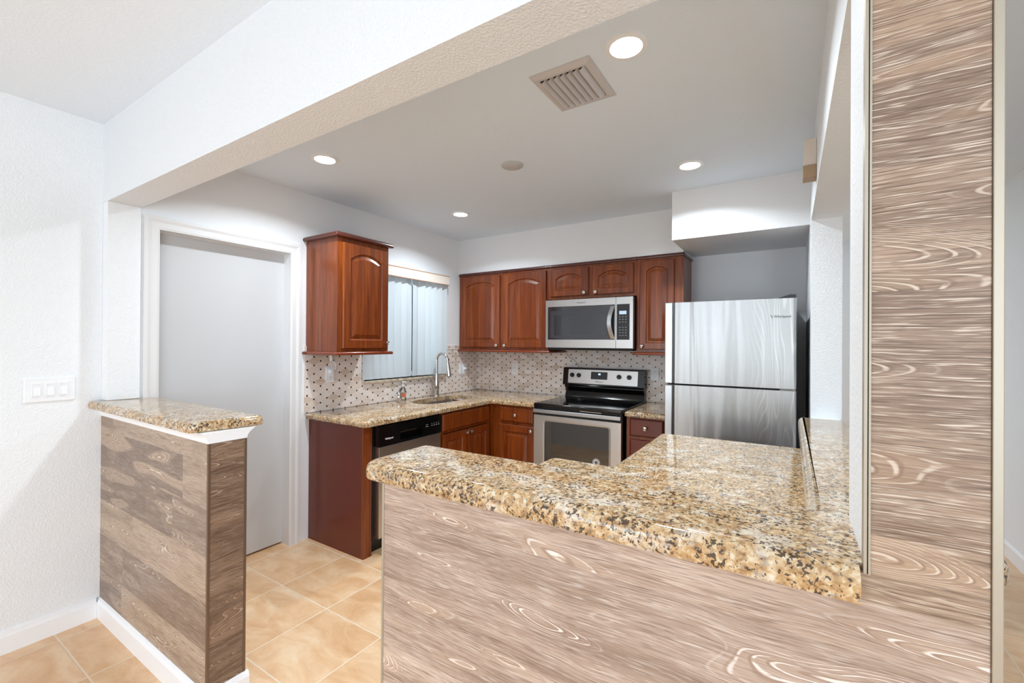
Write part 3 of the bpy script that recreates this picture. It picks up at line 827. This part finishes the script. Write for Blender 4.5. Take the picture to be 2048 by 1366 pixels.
# ------------------------------------------------------------------ lettering
def text(s, size, mat, parent, loc, rot, name='brand_lettering', ext=.0004, bold=False):
    cu = bpy.data.curves.new(name, 'FONT'); cu.body = s; cu.size = size; cu.extrude = ext
    cu.align_x = 'CENTER'; cu.align_y = 'CENTER'; cu.resolution_u = 3
    if bold: cu.offset = size * .02
    cu.materials.append(mat)
    tmp = bpy.data.objects.new(name + '_curve', cu)
    me = bpy.data.meshes.new_from_object(tmp)
    bpy.data.objects.remove(tmp)
    if not me.materials: me.materials.append(mat)
    o = bpy.data.objects.new(name, me); COL.objects.link(o); o.parent = parent
    o.location = loc; o.rotation_euler = rot
    return o
FRONT = (PI / 2, 0, 0)

# ------------------------------------------------------------------ microwave
mw = thing('microwave', 'stainless over-the-range microwave with curved handle', 'microwave', (1.066, 0, 0))
W = .80; zb, zt = 1.392, 1.815
obj('microwave_body', B(.008, W - .005, -.375, -.0005, zb - .012, zt, .003), M['blackm'], mw)
fm = wall_holes('y', -.412, -.377, 0, .655, zb, zt, [(.022, .648, 1.462, 1.756)])
obj('door_frame', fm, M['steel'], mw)
gl = obj('door_window', B(.022, .648, -.4095, -.38, 1.462, 1.756), M['mwglass'], mw)
inn = wall_holes('y', -.4105, -.4094, .05, .60, 1.475, 1.72, [(.085, .57, 1.50, 1.68)])  # lighter rectangle painted on the glass in place of a reflection
obj('reflected_frame', inn, simple('reflected_frame_grey', (58, 58, 63), .15), gl)
pc = wall_holes('y', -.412, -.377, .658, W, zb, zt, [(.664, W - .028, 1.462, 1.756)])
obj('control_frame', pc, M['steel'], mw)
cp = obj('control_panel', B(.664, W - .028, -.4098, -.38, 1.462, 1.756), M['blackm'], mw)
obj('clock_display', B(.685, .745, -.4108, -.4097, 1.672, 1.70), M['lcd'], cp)
for rows in (range(0, 3), range(4, 8)):
    kb = NB()
    for r_ in rows:
        for c_ in range(3):
            zc = 1.652 - r_ * .022; xc = .690 + c_ * .025
            box(kb, xc - .006, xc + .006, -.4106, -.4097, zc - .0016, zc + .0016)
    obj('keypad', kb, M['keys'], cp)
hb = NB()
hp = []
for i in range(13):
    t_ = i / 12; zz = 1.470 + t_ * .272
    bow = math.sin(PI * t_)
    hp.append((.632 - .022 * bow + .0, -.418 - .034 * bow, zz))
rings = []
for (x_, y_, z_) in hp:
    rings.append([hb.verts.new(p) for p in ((x_ - .017, y_, z_), (x_ + .017, y_, z_), (x_ + .017, y_ + .008, z_), (x_ - .017, y_ + .008, z_))])
for A_, B_ in zip(rings, rings[1:]):
    for i in range(4): hb.faces.new((A_[i], A_[(i + 1) % 4], B_[(i + 1) % 4], B_[i]))
hb.faces.new(rings[0]); hb.faces.new(rings[-1])
obj('handle', hb, M['steelb'], mw, True, .9)
obj('vent_underside', B(.02, W - .02, -.37, -.05, zb - .022, zb - .012), M['darkgap'], mw)
text('Whirlpool', .019, M['inkdark'], mw, (.345, -.4125, 1.783), FRONT)

# ------------------------------------------------------------------ range
rg = thing('range', 'stainless and black freestanding electric range', 'range', (1.104, 0, 0))
W = .765; FY = -.694
body = NB(); box(body, .0, W, FY + .045, -.02, .02, .895)
obj('range_body', wall_holes('y', -.60, -.03, 0, W, .06, .895, []), M['blackm'], rg)
obj('side_panel', B(0, .006, FY + .04, -.60, .02, .895), M['black'], rg)
obj('side_panel', B(W - .006, W, FY + .04, -.60, .02, .895), M['black'], rg)
ct = round_poly(V2((-.004, FY + .006), (W + .004, FY + .006), (W + .004, -.02), (-.004, -.02)), [.012, .012, 0, 0], 3)
obj('cooktop', slab(ct, .896, .924, .008, .003), M['black'], rg, True)
M['burner'] = simple('grey_burner_ring', (58, 58, 60), .2)
for (bx, by, br) in ((.19, -.50, .10), (.57, -.50, .085), (.19, -.22, .075), (.57, -.22, .10)):
    bur = NB(); rr = br
    ro = [bur.verts.new((bx + rr * math.cos(2 * PI * i / 40), by + rr * math.sin(2 * PI * i / 40), .9243)) for i in range(40)]
    ri = [bur.verts.new((bx + (rr - .002) * math.cos(2 * PI * i / 40), by + (rr - .002) * math.sin(2 * PI * i / 40), .9243)) for i in range(40)]
    for i in range(40): bur.faces.new((ro[i], ro[(i + 1) % 40], ri[(i + 1) % 40], ri[i]))
    obj('burner_ring', bur, M['burner'], rg)
# front fascia under the cooktop
obj('front_fascia', B(.0, W, FY + .012, FY + .045, .878, .8955, .003), M['black'], rg)
obj('vent_slot', B(.42, .60, FY + .0095, FY + .0125, .884, .889), M['nickel'], rg)
hd = NB(); box(hd, .002, W - .002, FY - .016, FY + .004, .846, .876, .004); box(hd, .03, .07, FY, FY + .045, .85, .872); box(hd, W - .07, W - .03, FY, FY + .045, .85, .872)
obj('oven_handle', hd, M['steelb'], rg)
od = wall_holes('y', FY, FY + .04, .004, W - .004, .19, .826, [(.105, .668, .40, .784)])
dro = obj('oven_door', od, M['steel'], rg)
obj('door_gap', B(.002, W - .002, FY + .02, FY + .042, .8265, .878), M['darkgap'], rg)
wr = NB()
po = round_poly(V2((.095, .395), (.678, .395), (.678, .792), (.095, .792)), .03, 5)
pi_ = round_poly(V2((.107, .407), (.666, .407), (.666, .780), (.107, .780)), .022, 5)
A_ = [wr.verts.new((p.x, FY - .003, p.y)) for p in po]; B_ = [wr.verts.new((p.x, FY - .001, p.y)) for p in pi_]
C_ = [wr.verts.new((p.x, FY + .004, p.y)) for p in po]
for i in range(len(A_)):
    j = (i + 1) % len(A_); wr.faces.new((A_[i], A_[j], B_[j], B_[i])); wr.faces.new((A_[i], A_[j], C_[j], C_[i]))
obj('window_rim', wr, M['steelb'], dro, True)
gl = obj('oven_window', B(.1, .673, FY + .004, FY + .008, .395, .789), M['ovenglass'], dro)
cav = NB()
for q in (((.02, -.60), (.02, .79)), ):
    pass
box(cav, .10, .68, -.60 - .0, -.598, .39, .80)
obj('oven_cavity', cav, simple('oven_cavity_grey', (66, 60, 58), .5), rg)
rk = NB()
for zz in (.56, .66):
    tube(rk, [(.12, -.645, zz), (.66, -.645, zz)], .0025, 6)
    for k in range(1, 14): tube(rk, [(.12 + .04 * k, -.645, zz - .004), (.12 + .04 * k, -.605, zz - .004)], .0012, 5)
obj('oven_rack', rk, M['nickel'], rg)
obj('storage_drawer', B(.004, W - .004, FY, FY + .04, .05, .18, .004), M['steel'], rg)
# back guard
bg = NB()
prism(bg, [(-.02, .924), (-.085, .924), (-.075, .95), (-.062, .975), (-.075, 1.0), (-.092, 1.018), (-.088, 1.036), (-.06, 1.04), (-.02, 1.04)], 'x', .005, W - .005)
obj('backguard_base', bg, M['black'], rg, True, .5)
cg = NB()
prism(cg, [(-.015, 1.035), (-.115, 1.035), (-.120, 1.045), (-.098, 1.193), (-.090, 1.20), (-.015, 1.20)], 'x', -.004, W + .004)
con = obj('control_console', cg, M['black'], rg)
tilt = math.atan2(.022, .148)
def onconsole(x, zz, off=0.0):   # point on the tilted console front
    t_ = (zz - 1.045) / .148
    return (x, -.120 + .022 * t_ - off, zz)
cf = NB()
pts = round_poly(V2((.05, 1.056), (.715, 1.056), (.715, 1.184), (.05, 1.184)), .006, 3)
A_ = [cf.verts.new(onconsole(p.x, p.y, -.002)) for p in pts]; B_ = [cf.verts.new(onconsole(p.x, p.y, .0035)) for p in pts]
for i in range(len(A_)):
    j = (i + 1) % len(A_); cf.faces.new((A_[i], A_[j], B_[j], B_[i]))
cf.faces.new(B_)
obj('console_face', cf, M['steel'], con)
dp = NB(); pts = round_poly(V2((.280, 1.100), (.438, 1.100), (.438, 1.168), (.280, 1.168)), .006, 3)
A_ = [dp.verts.new(onconsole(p.x, p.y, .003)) for p in pts]; B_ = [dp.verts.new(onconsole(p.x, p.y, .0052)) for p in pts]
for i in range(len(A_)):
    j = (i + 1) % len(A_); dp.faces.new((A_[i], A_[j], B_[j], B_[i]))
dp.faces.new(B_)
obj('clock_display', dp, M['black'], con)
text('00', .021, M['digits'], con, onconsole(.362, 1.146, .0056), (PI / 2 + tilt * -1, 0, 0), 'display_digits', bold=True)
text('Whirlpool', .018, M['inkdark'], con, onconsole(.362, 1.078, .004), (PI / 2 - tilt, 0, 0))
for kx in (.092, .160, .548, .640):
    kb = NB(); lathe(kb, [(.021, 0), (.021, .012), (.019, .016), (.001, .0162)], axis='-y', n=24)
    box(kb, -.0045, .0045, -.026, -.010, -.019, .019, .001)
    ko = obj('control_knob', kb, M['black'], con, True, .5)
    ko.location = onconsole(kx, 1.130, .003); ko.rotation_euler = (-tilt, 0, 0)
# round sticker on the oven door glass
sk = NB(); lathe(sk, [(.030, 0), (.030, .0006)], (.563, FY + .0035, .500), axis='-y', n=28)
so = obj('round_sticker', sk, simple('white_sticker', (225, 225, 222), .5), dro)
sk = NB()
for rr in (.027, .014):
    ro = [sk.verts.new((.563 + rr * math.cos(2 * PI * i / 28), FY + .0026, .500 + rr * math.sin(2 * PI * i / 28))) for i in range(28)]
    ri = [sk.verts.new((.563 + (rr - .005) * math.cos(2 * PI * i / 28), FY + .0026, .500 + (rr - .005) * math.sin(2 * PI * i / 28))) for i in range(28)]
    for i in range(28): sk.faces.new((ro[i], ro[(i + 1) % 28], ri[(i + 1) % 28], ri[i]))
box(sk, .555, .571, FY + .0022, FY + .0026, .494, .506)
obj('sticker_print', sk, M['inkdark'], so)

# ------------------------------------------------------------------ refrigerator
fg = thing('refrigerator', 'stainless top-freezer refrigerator with side pocket handles', 'refrigerator', (2.2335, 0, 0))
W = .745; FY = -.893
obj('fridge_body', B(.004, W - .004, FY + .085, -.03, .02, 1.70), M['rubber'], fg)
def fdoor(z0, z1, name):
    d_ = NB()
    pts = round_poly(V2((.058, FY + .004), (W, FY + .012), (W, FY + .078), (.0, FY + .078), (.0, FY + .03), (.045, FY + .028)), [.006, .02, .004, .004, .004, .004], 4)
    prism(d_, [(p.x, p.y) for p in pts], 'z', z0, z1)
    o = obj(name, d_, M['fridge'], fg, True, .5)
    h_ = NB(); box(h_, .0, .048, FY - .012, FY + .012, z0, z1, .004)
    obj('door_handle', h_, M['steelb'], o)
    return o
fd = fdoor(1.168, 1.706, 'freezer_door'); fdoor(.09, 1.156, 'fridge_door')
obj('door_gasket', B(.01, W - .008, FY + .03, FY + .0845, 1.1565, 1.1675), M['darkgap'], fg)
hg = NB(); box(hg, W - .085, W - .006, FY + .02, FY + .07, 1.157, 1.167, .002)
obj('middle_hinge', hg, M['chrome'], fg)
hc = NB(); prism(hc, [(W - .11, 1.7065), (W - .004, 1.7065), (W - .004, 1.728), (W - .03, 1.730)], 'y', FY + .03, FY + .09)
obj('hinge_cover', hc, M['rubber'], fg)
obj('toe_grille', B(.02, W - .02, FY + .06, FY + .085, .0, .085), M['darkgap'], fg)
text('Whirlpool', .021, M['inkdark'], fd, (.672, FY + .0085, 1.598), (PI / 2, 0, math.radians(.7)))
lg = NB(); tube(lg, [(.61, FY + .0085, 1.608), (.622, FY + .0085, 1.594), (.616, FY + .0085, 1.590)], .0016, 6)
obj('swoosh_emblem', lg, M['inkdark'], fd)

# ------------------------------------------------------------------ left run of base units
CX = .600
def toe(parent, w, d=.53): return obj('toe_kick', B(0, w, -d, -.05, 0, .1), M['darkgap'], parent)
ep = thing('end_panel', 'tall dark red end panel closing the dishwasher run', 'cabinet panel', (XW, -2.03, 0))
obj('side_panel', B(.002, .585, 0, .018, .0, .8755), M['cherry_dark'], ep)
obj('front_stile', B(.585, .603, 0, .068, .0, .8755), M['cherry_frame'], ep)
# dishwasher
dw = thing('dishwasher', 'stainless dishwasher with black control strip', 'dishwasher', (XW, -1.958, 0), LROT)
W = .636
obj('dishwasher_body', B(.004, W - .004, -.60, -.02, .10, .872), M['blackm'], dw)
dd = obj('dishwasher_door', B(.016, W - .012, -.652, -.6005, .115, .725, .003), M['steel'], dw)
cpn = wall_holes('y', -.655, -.6005, .010, W - .006, .728, .865, [(.20, .42, .745, .805)])
cpo = obj('control_strip', cpn, M['black'], dw)
pk = NB(); prism(pk, [(-.612, .745), (-.612, .805), (-.655, .805), (-.640, .798), (-.625, .77)], 'x', .20, .42)
obj('pocket_handle', pk, M['black'], cpo)
text('Whirlpool', .017, M['inkwhite'], cpo, (.098, -.6558, .775), FRONT, bold=True)
for i, (a_, b_) in enumerate(((.455, .482), (.515, .53), (.54, .555), (.565, .58), (.59, .605))):
    kb = NB(); box(kb, a_, b_, -.6556, -.6548, .795, .799); box(kb, a_, b_ - .004, -.6556, -.6548, .81 + .0, .8125)
    obj('button_mark', kb, M['keys'], cpo)
obj('toe_panel', B(.01, W - .01, -.56, -.55, .0, .099), M['blackm'], dw)
# sink base
sb = thing('sink_base_cabinet', 'cherry sink base cabinet with two doors under the faucet', 'cabinet', (XW, -1.318, 0), LROT)
W = .70
obj('cabinet_body', wall_holes('x', 0, W, -.605, -.02, .1, .8755, []), M['cherry'], sb) if False else None
cbm = NB(); box(cbm, 0, .018, -.605, -.02, .1, .8755); box(cbm, W - .018, W, -.605, -.02, .1, .8755); box(cbm, .018, W - .018, -.605, -.02, .1, .118)
obj('cabinet_body', cbm, M['cherry'], sb)
obj('face_frame', wall_holes('y', -.62, -.6055, 0, W, .1, .8755, [(.05, W - .05, .15, .70)]), M['cherry_frame'], sb)
toe(sb, W)
obj('drawer_front', drawer_front(.025, .668, .722, .858, -.6202), M['cherry_frame'], sb)
dr = obj('cabinet_door', raised_door(.025, .338, .125, .695, -.6202), M['cherry'], sb); knob(.314, .672, -.6405, dr)
dr = obj('cabinet_door', raised_door(.350, .668, .125, .695, -.6202), M['cherry'], sb); knob(.374, .672, -.6405, dr)
# corner base on the back wall
cb = thing('base_cabinet', 'cherry base cabinet in the corner left of the range', 'cabinet', (.602, 0, 0))
W = .494
obj('cabinet_body', B(0, W, -.605, -.02, .1, .8755), M['cherry'], cb)
obj('face_frame', B(.0, W, -.620, -.6055, .1, .8755), M['cherry_frame'], cb)
toe(cb, W)
dr = obj('drawer', drawer_front(.118, .468, .727, .855, -.6202), M['cherry_frame'], cb); knob(.292, .792, -.6405, dr)
dr = obj('cabinet_door', raised_door(.100, .478, .125, .700, -.6202), M['cherry'], cb); knob(.452, .668, -.6405, dr)
# drawer base right of the range
db = thing('drawer_base_cabinet', 'narrow cherry drawer cabinet between range and refrigerator', 'cabinet', (1.884, 0, 0))
W = .33
obj('cabinet_body', B(0, W, -.605, -.02, .1, .8755), M['cherry'], db)
obj('face_frame', B(0, W, -.620, -.6055, .1, .8755), M['cherry_frame'], db)
toe(db, W)
for (a_, b_) in ((.730, .862), (.432, .706), (.125, .41)):
    dr = obj('drawer', drawer_front(.028, .28, a_, b_, -.6202), M['cherry_dark'], db); knob(.150, (a_ + b_) / 2, -.6405, dr)

# counters of the sink run
hole = []
for i in range(40):
    a = -2 * PI * i / 40; ca, sa = math.cos(a), math.sin(a)
    n_ = 2.6
    hole.append(Vector((.285 + .165 * math.copysign(abs(ca) ** (2 / n_), ca), -.905 + .335 * math.copysign(abs(sa) ** (2 / n_), sa))))
pts = round_poly(V2((-.009, -2.068), (.645, -2.068), (.645, -.655), (1.098, -.655), (1.098, -.0095), (-.009, -.0095)), [.012, .035, .05, 0, 0, 0])
o = obj('granite_countertop', slab(pts, .876, .914, .016, .005, hole), M['granite'], None, True)
tag(o, 'granite countertop holding the sink and running to the range', 'countertop')
pts = round_poly(V2((1.876, -.655), (2.222, -.655), (2.222, -.0095), (1.876, -.0095)), [.01, .01, 0, 0])
o = obj('granite_countertop', slab(pts, .876, .914, .016, .005), M['granite'], None, True)
tag(o, 'small granite countertop piece between range and refrigerator', 'countertop')

# sink bowl
sk = NB(); rings = []
for d_, z_ in ((-.012, .8755), (0.004, .8755), (.008, .85), (.018, .73), (.05, .70)):
    L = []
    for i in range(40):
        p = hole[i]; c_ = Vector((.285, -.905)); v = p - c_
        L.append(sk.verts.new((c_.x + v.x * (1 - d_ / .165), c_.y + v.y * (1 - d_ / .335), z_)))
    rings.append(L)
for A_, B_ in zip(rings, rings[1:]):
    for i in range(40): sk.faces.new((A_[i], A_[(i + 1) % 40], B_[(i + 1) % 40], B_[i]))
sk.faces.new(rings[-1])
si = thing('sink', 'undermount stainless sink bowl in the granite by the window', 'sink', (.285, -.905, .70))
at(si, obj('sink_bowl', sk, M['steel'], si, True))
at(si, obj('drain', lathe(NB(), [(.045, 0), (.042, .003), (.02, .002)], (.285, -.905, .7005), n=24), M['chrome'], si, True))

# faucet
fx, fy = .083, -.775
fa = thing('faucet', 'brushed nickel gooseneck pull-down faucet behind the sink', 'faucet', (fx, fy, .914))
obj('faucet_body', lathe(NB(), [(.030, .0005), (.030, .008), (.024, .014), (.0235, .06), (.026, .09), (.0235, .13), (.0175, .17), (.0145, .20), (.0135, .22)], n=24), M['nickel'], fa, True)
arc = [(0, 0, .21), (0, 0, .30)]
for i in range(15):
    a = PI - PI * i / 14
    arc.append((.062 + .062 * math.cos(a), .012 * i / 14, .345 + .068 * math.sin(a)))
arc.append((.126, .014, .32))
obj('spout', tube(NB(), arc, .0135, 14), M['nickel'], fa, True)
obj('spray_head', tube(NB(), [(.126, .014, .325), (.130, .015, .29), (.138, .017, .225), (.141, .018, .20)], [.0145, .0165, .0215, .0225], 18), M['nickel'], fa, True)
obj('spray_nozzle', tube(NB(), [(.141, .018, .2), (.1415, .018, .194)], [.0225, .0195], 18), M['blackm'], fa, True)
obj('lever_handle', tube(NB(), [(.004, -.012, .085), (.006, -.04, .097), (.008, -.075, .135), (.010, -.10, .168), (.010, -.104, .174)], [.017, .0145, .0085, .008, .004], 14), M['nickel'], fa, True)

# soap pump and bottle
sp = thing('soap_pump', 'small chrome soap dispenser built into the counter', 'soap dispenser', (.075, -1.245, .914))
obj('pump_body', lathe(NB(), [(.022, .0005), (.024, .006), (.017, .012), (.021, .03), (.023, .045), (.019, .06), (.012, .068), (.011, .082)], n=24), M['chrome'], sp, True)
obj('pump_spout', tube(NB(), [(0, 0, .078), (.012, .022, .079), (.03, .058, .073)], [.007, .0055, .004], 10), M['chrome'], sp, True)
bt = thing('soap_bottle', 'clear soap bottle with orange label and white pump', 'bottle', (.028, -1.155, .914))
obj('bottle_body', lathe(NB(), [(.024, .001), (.026, .006), (.026, .085), (.021, .105), (.010, .118), (.0095, .126)], n=24), M['bottle'], bt, True)
obj('bottle_label', lathe(NB(), [(.0264, .03), (.0264, .07)], n=24, cap=False), M['orange'], bt, True)
pb = lathe(NB(), [(.011, .124), (.011, .136), (.004, .137), (.004, .158), (.012, .160), (.011, .168)], n=18); tube(pb, [(0, 0, .163), (.028, .012, .160)], .004, 8)
obj('pump_top', pb, M['plate'], bt, True)

# ------------------------------------------------------------------ outlets and switches
def outlet(name, label, cat, loc, rz, w=.072, h=.115, kind='duplex', group=None):
    t_ = thing(name, label, cat, loc, rz, group)
    obj('wall_plate', B(-w / 2, w / 2, -.006, 0, -h / 2, h / 2, .0025), M['plate'], t_)
    if kind == 'duplex':
        for zz in (-.022, .022):
            s_ = obj('receptacle', lathe(NB(), [(.0155, .0055), (.0155, .0075), (.001, .0076)], (0, 0, zz), axis='-y', n=20), M['plate'], t_)
            sl = NB(); box(sl, -.0075, -.0055, -.0082, -.0074, zz - .001, zz + .007); box(sl, .0055, .0075, -.0082, -.0074, zz - .001, zz + .007); box(sl, -.0025, .0025, -.0082, -.0074, zz - .010, zz - .006)
            obj('slots', sl, M['plate_dark'], s_)
    return t_
oa = outlet('wall_outlet', 'white outlet on the mosaic below the single wall cabinet', 'outlet', (XW + .0105, -1.868, 1.183), LROT)
ob_ = outlet('wall_outlet', 'white outlet plate with a white plug near the back corner', 'outlet', (XW + .0105, -.268, 1.150), LROT, w=.118, kind='none')
obj('rocker_switch', B(-.045, -.012, -.009, -.0055, -.034, .034, .001), M['plate'], ob_)
rc = obj('receptacle', B(.008, .041, -.0085, -.0055, -.034, .034, .001), M['plate'], ob_)
oc = outlet('wall_outlet', 'white outlet on the mosaic under the two-door corner cabinet', 'outlet', (.493, -.009, 1.155), 0)
od_ = outlet('wall_outlet', 'white outlet between the range and the refrigerator', 'outlet', (1.940, -.009, 1.163), 0)
# plug and lead on the left outlet
pl = thing('power_plug', 'white plug adaptor with lead above the outlet under the wall cabinet', 'plug', (XW + .022, -1.868, 1.2))
obj('plug_body', B(-.006, .022, -.014, .014, -.008, .022, .004), M['plate'], pl)
obj('lead', tube(NB(), bez((.01, .012, .012), (.02, .05, .02), (.01, .035, .07), (.008, .012, .086)) + bez((.008, .012, .09), (.006, -.004, .11), (.008, -.012, .13), (.01, -.008, .150), 6), .0035, 8), M['cord'], pl, True)
obj('lead_bundle', tube(NB(), [(.008, -.006, .078), (.009, -.002, .10), (.01, -.004, .135), (.008, -.008, .158)], [.004, .013, .012, .005], 10), M['cord'], pl, True)
pc_ = thing('charger_cord', 'white charger cord looping beside the back corner outlet', 'cord', (XW + .02, -.245, 1.155))
obj('plug_body', B(-.002, .02, -.012, .012, -.012, .012, .003), M['plate'], pc_)
obj('cord_lead', tube(NB(), bez((.018, .0, .0), (.05, .04, .02), (.05, .10, -.01), (.03, .13, -.07)) + bez((.03, .135, -.075), (.05, .17, -.10), (.06, .19, -.095), (.075, .212, -.07), 8) + bez((.08, .214, -.06), (.12, .22, .0), (.12, .226, .05), (.10, .228, .18), 8), .0035, 8), M['cord'], pc_, True)
# low-voltage wire above the range
o = obj('thin_wire', tube(NB(), bez((1.085, -.015, 1.345), (1.11, -.014, 1.27), (1.16, -.014, 1.285), (1.185, -.014, 1.255)) + bez((1.19, -.014, 1.25), (1.205, -.014, 1.23), (1.22, -.014, 1.2), (1.225, -.014, 1.19), 6), .0018, 6), M['wire'], None, True)
tag(o, 'thin grey wire hanging on the mosaic left above the range', 'wire')
# triple switch
sw = thing('light_switch', 'white three-gang switch plate on the left wall', 'light switch', (-.0815, -3.348, 1.192), LROT)
obj('wall_plate', B(-.088, .088, -.006, 0, -.058, .058, .003), M['plate'], sw)
for k in (-1, 0, 1):
    xx = k * .0465
    fo = obj('switch_frame', wall_holes('y', -.0085, -.0055, xx - .0165, xx + .0165, -.034, .034, [(xx - .013, xx + .013, -.026, .026)]), M['plate'], sw)
    rb = NB(); prism(rb, [(-.006, -.026), (-.012, -.026), (-.0065, .012), (-.0065, .026), (-.006, .026)], 'x', xx - .0125, xx + .0125)
    obj('switch_paddle', rb, M['plate'], fo)

# ------------------------------------------------------------------ ceiling fittings
def downlight(x, y, label):
    t_ = thing('recessed_downlight', label, 'downlight', (x, y, ZC), 0, 'recessed kitchen downlights')
    obj('trim_ring', lathe(NB(), [(.076, -.0002), (.075, .005), (.058, .0075), (.054, .002)], axis='-z', n=40, cap=False), M['trim'], t_, True)
    obj('lit_lens', lathe(NB(), [(.055, .0015), (.053, .004), (.001, .0045)], axis='-z', n=40), M['lamp'], t_, True)
    l = bpy.data.lights.new('downlight_beam', 'AREA'); l.shape = 'DISK'; l.size = .10; l.energy = DOWNLIGHT_W; l.color = (.83, .93, 1); l.spread = math.radians(146)
    lo = bpy.data.objects.new('downlight_beam', l); COL.objects.link(lo); lo.location = (0, 0, -.012); lo.parent = t_
    return t_
downlight(2.443, -2.400, 'largest-looking lit downlight, right of the square ceiling vent')
downlight(.633, -2.364, 'lit downlight nearest the header above the white door')
downlight(2.434, -1.160, 'lit downlight in front of the refrigerator soffit')
downlight(.615, -1.085, 'lit downlight nearest the back corner above the sink')
o = obj('ceiling_disc', lathe(NB(), [(.066, 0), (.066, .006), (.06, .010), (.001, .011)], (1.523, -1.715, ZC), axis='-z', n=36), M['speaker'], None, True)
tag(o, 'flat round grey disc cover in the middle of the ceiling', 'ceiling cover')
vt = thing('ceiling_vent', 'square beige louvred air vent on the kitchen ceiling', 'vent', (2.181, -2.272, ZC))
vf = NB()
prof = [(.150, 0), (.150, .004), (.128, .012), (.116, .012), (.116, 0)]
V_ = [[vf.verts.new((sx * r_, sy * r_, -h_)) for sx, sy in ((-1, -1), (1, -1), (1, 1), (-1, 1))] for r_, h_ in [(p[0] * .86, p[1]) for p in prof]]
for i in range(len(V_)):
    A_, B_ = V_[i], V_[(i + 1) % len(V_)]
    for k in range(4): vf.faces.new((A_[k], A_[(k + 1) % 4], B_[(k + 1) % 4], B_[k]))
vf_o = obj('vent_frame', vf, M['vent'], vt); vf_o.scale = (1.0, 1.18, 1)
obj('vent_backing', B(-.1, .1, -.117, .117, -.003, -.0005), M['darkgap'], vt)
for k in range(7):
    xx = -.080 + .0275 * k
    lb = NB()
    pr = [(xx - .012 + .021 * i / 4, -.0225 + .019 * (i / 4) ** 1.5) for i in range(5)]
    prism(lb, pr + [(x + .0015, z + .0012) for x, z in reversed(pr)], 'y', -.116, .116)
    obj('louvre', lb, M['vent'], vt)

# small box on the right header
bx = thing('wall_chime', 'small tan and ivory box high on the right header', 'door chime', (3.02, -1.52, 2.2))
obj('chime_cover', B(-.024, .0235, -.035, .035, .045, .165, .002), M['ivory'], bx)
obj('chime_base', B(-.028, .0235, -.042, .038, -.012, .044, .002), M['boxwood'], bx)
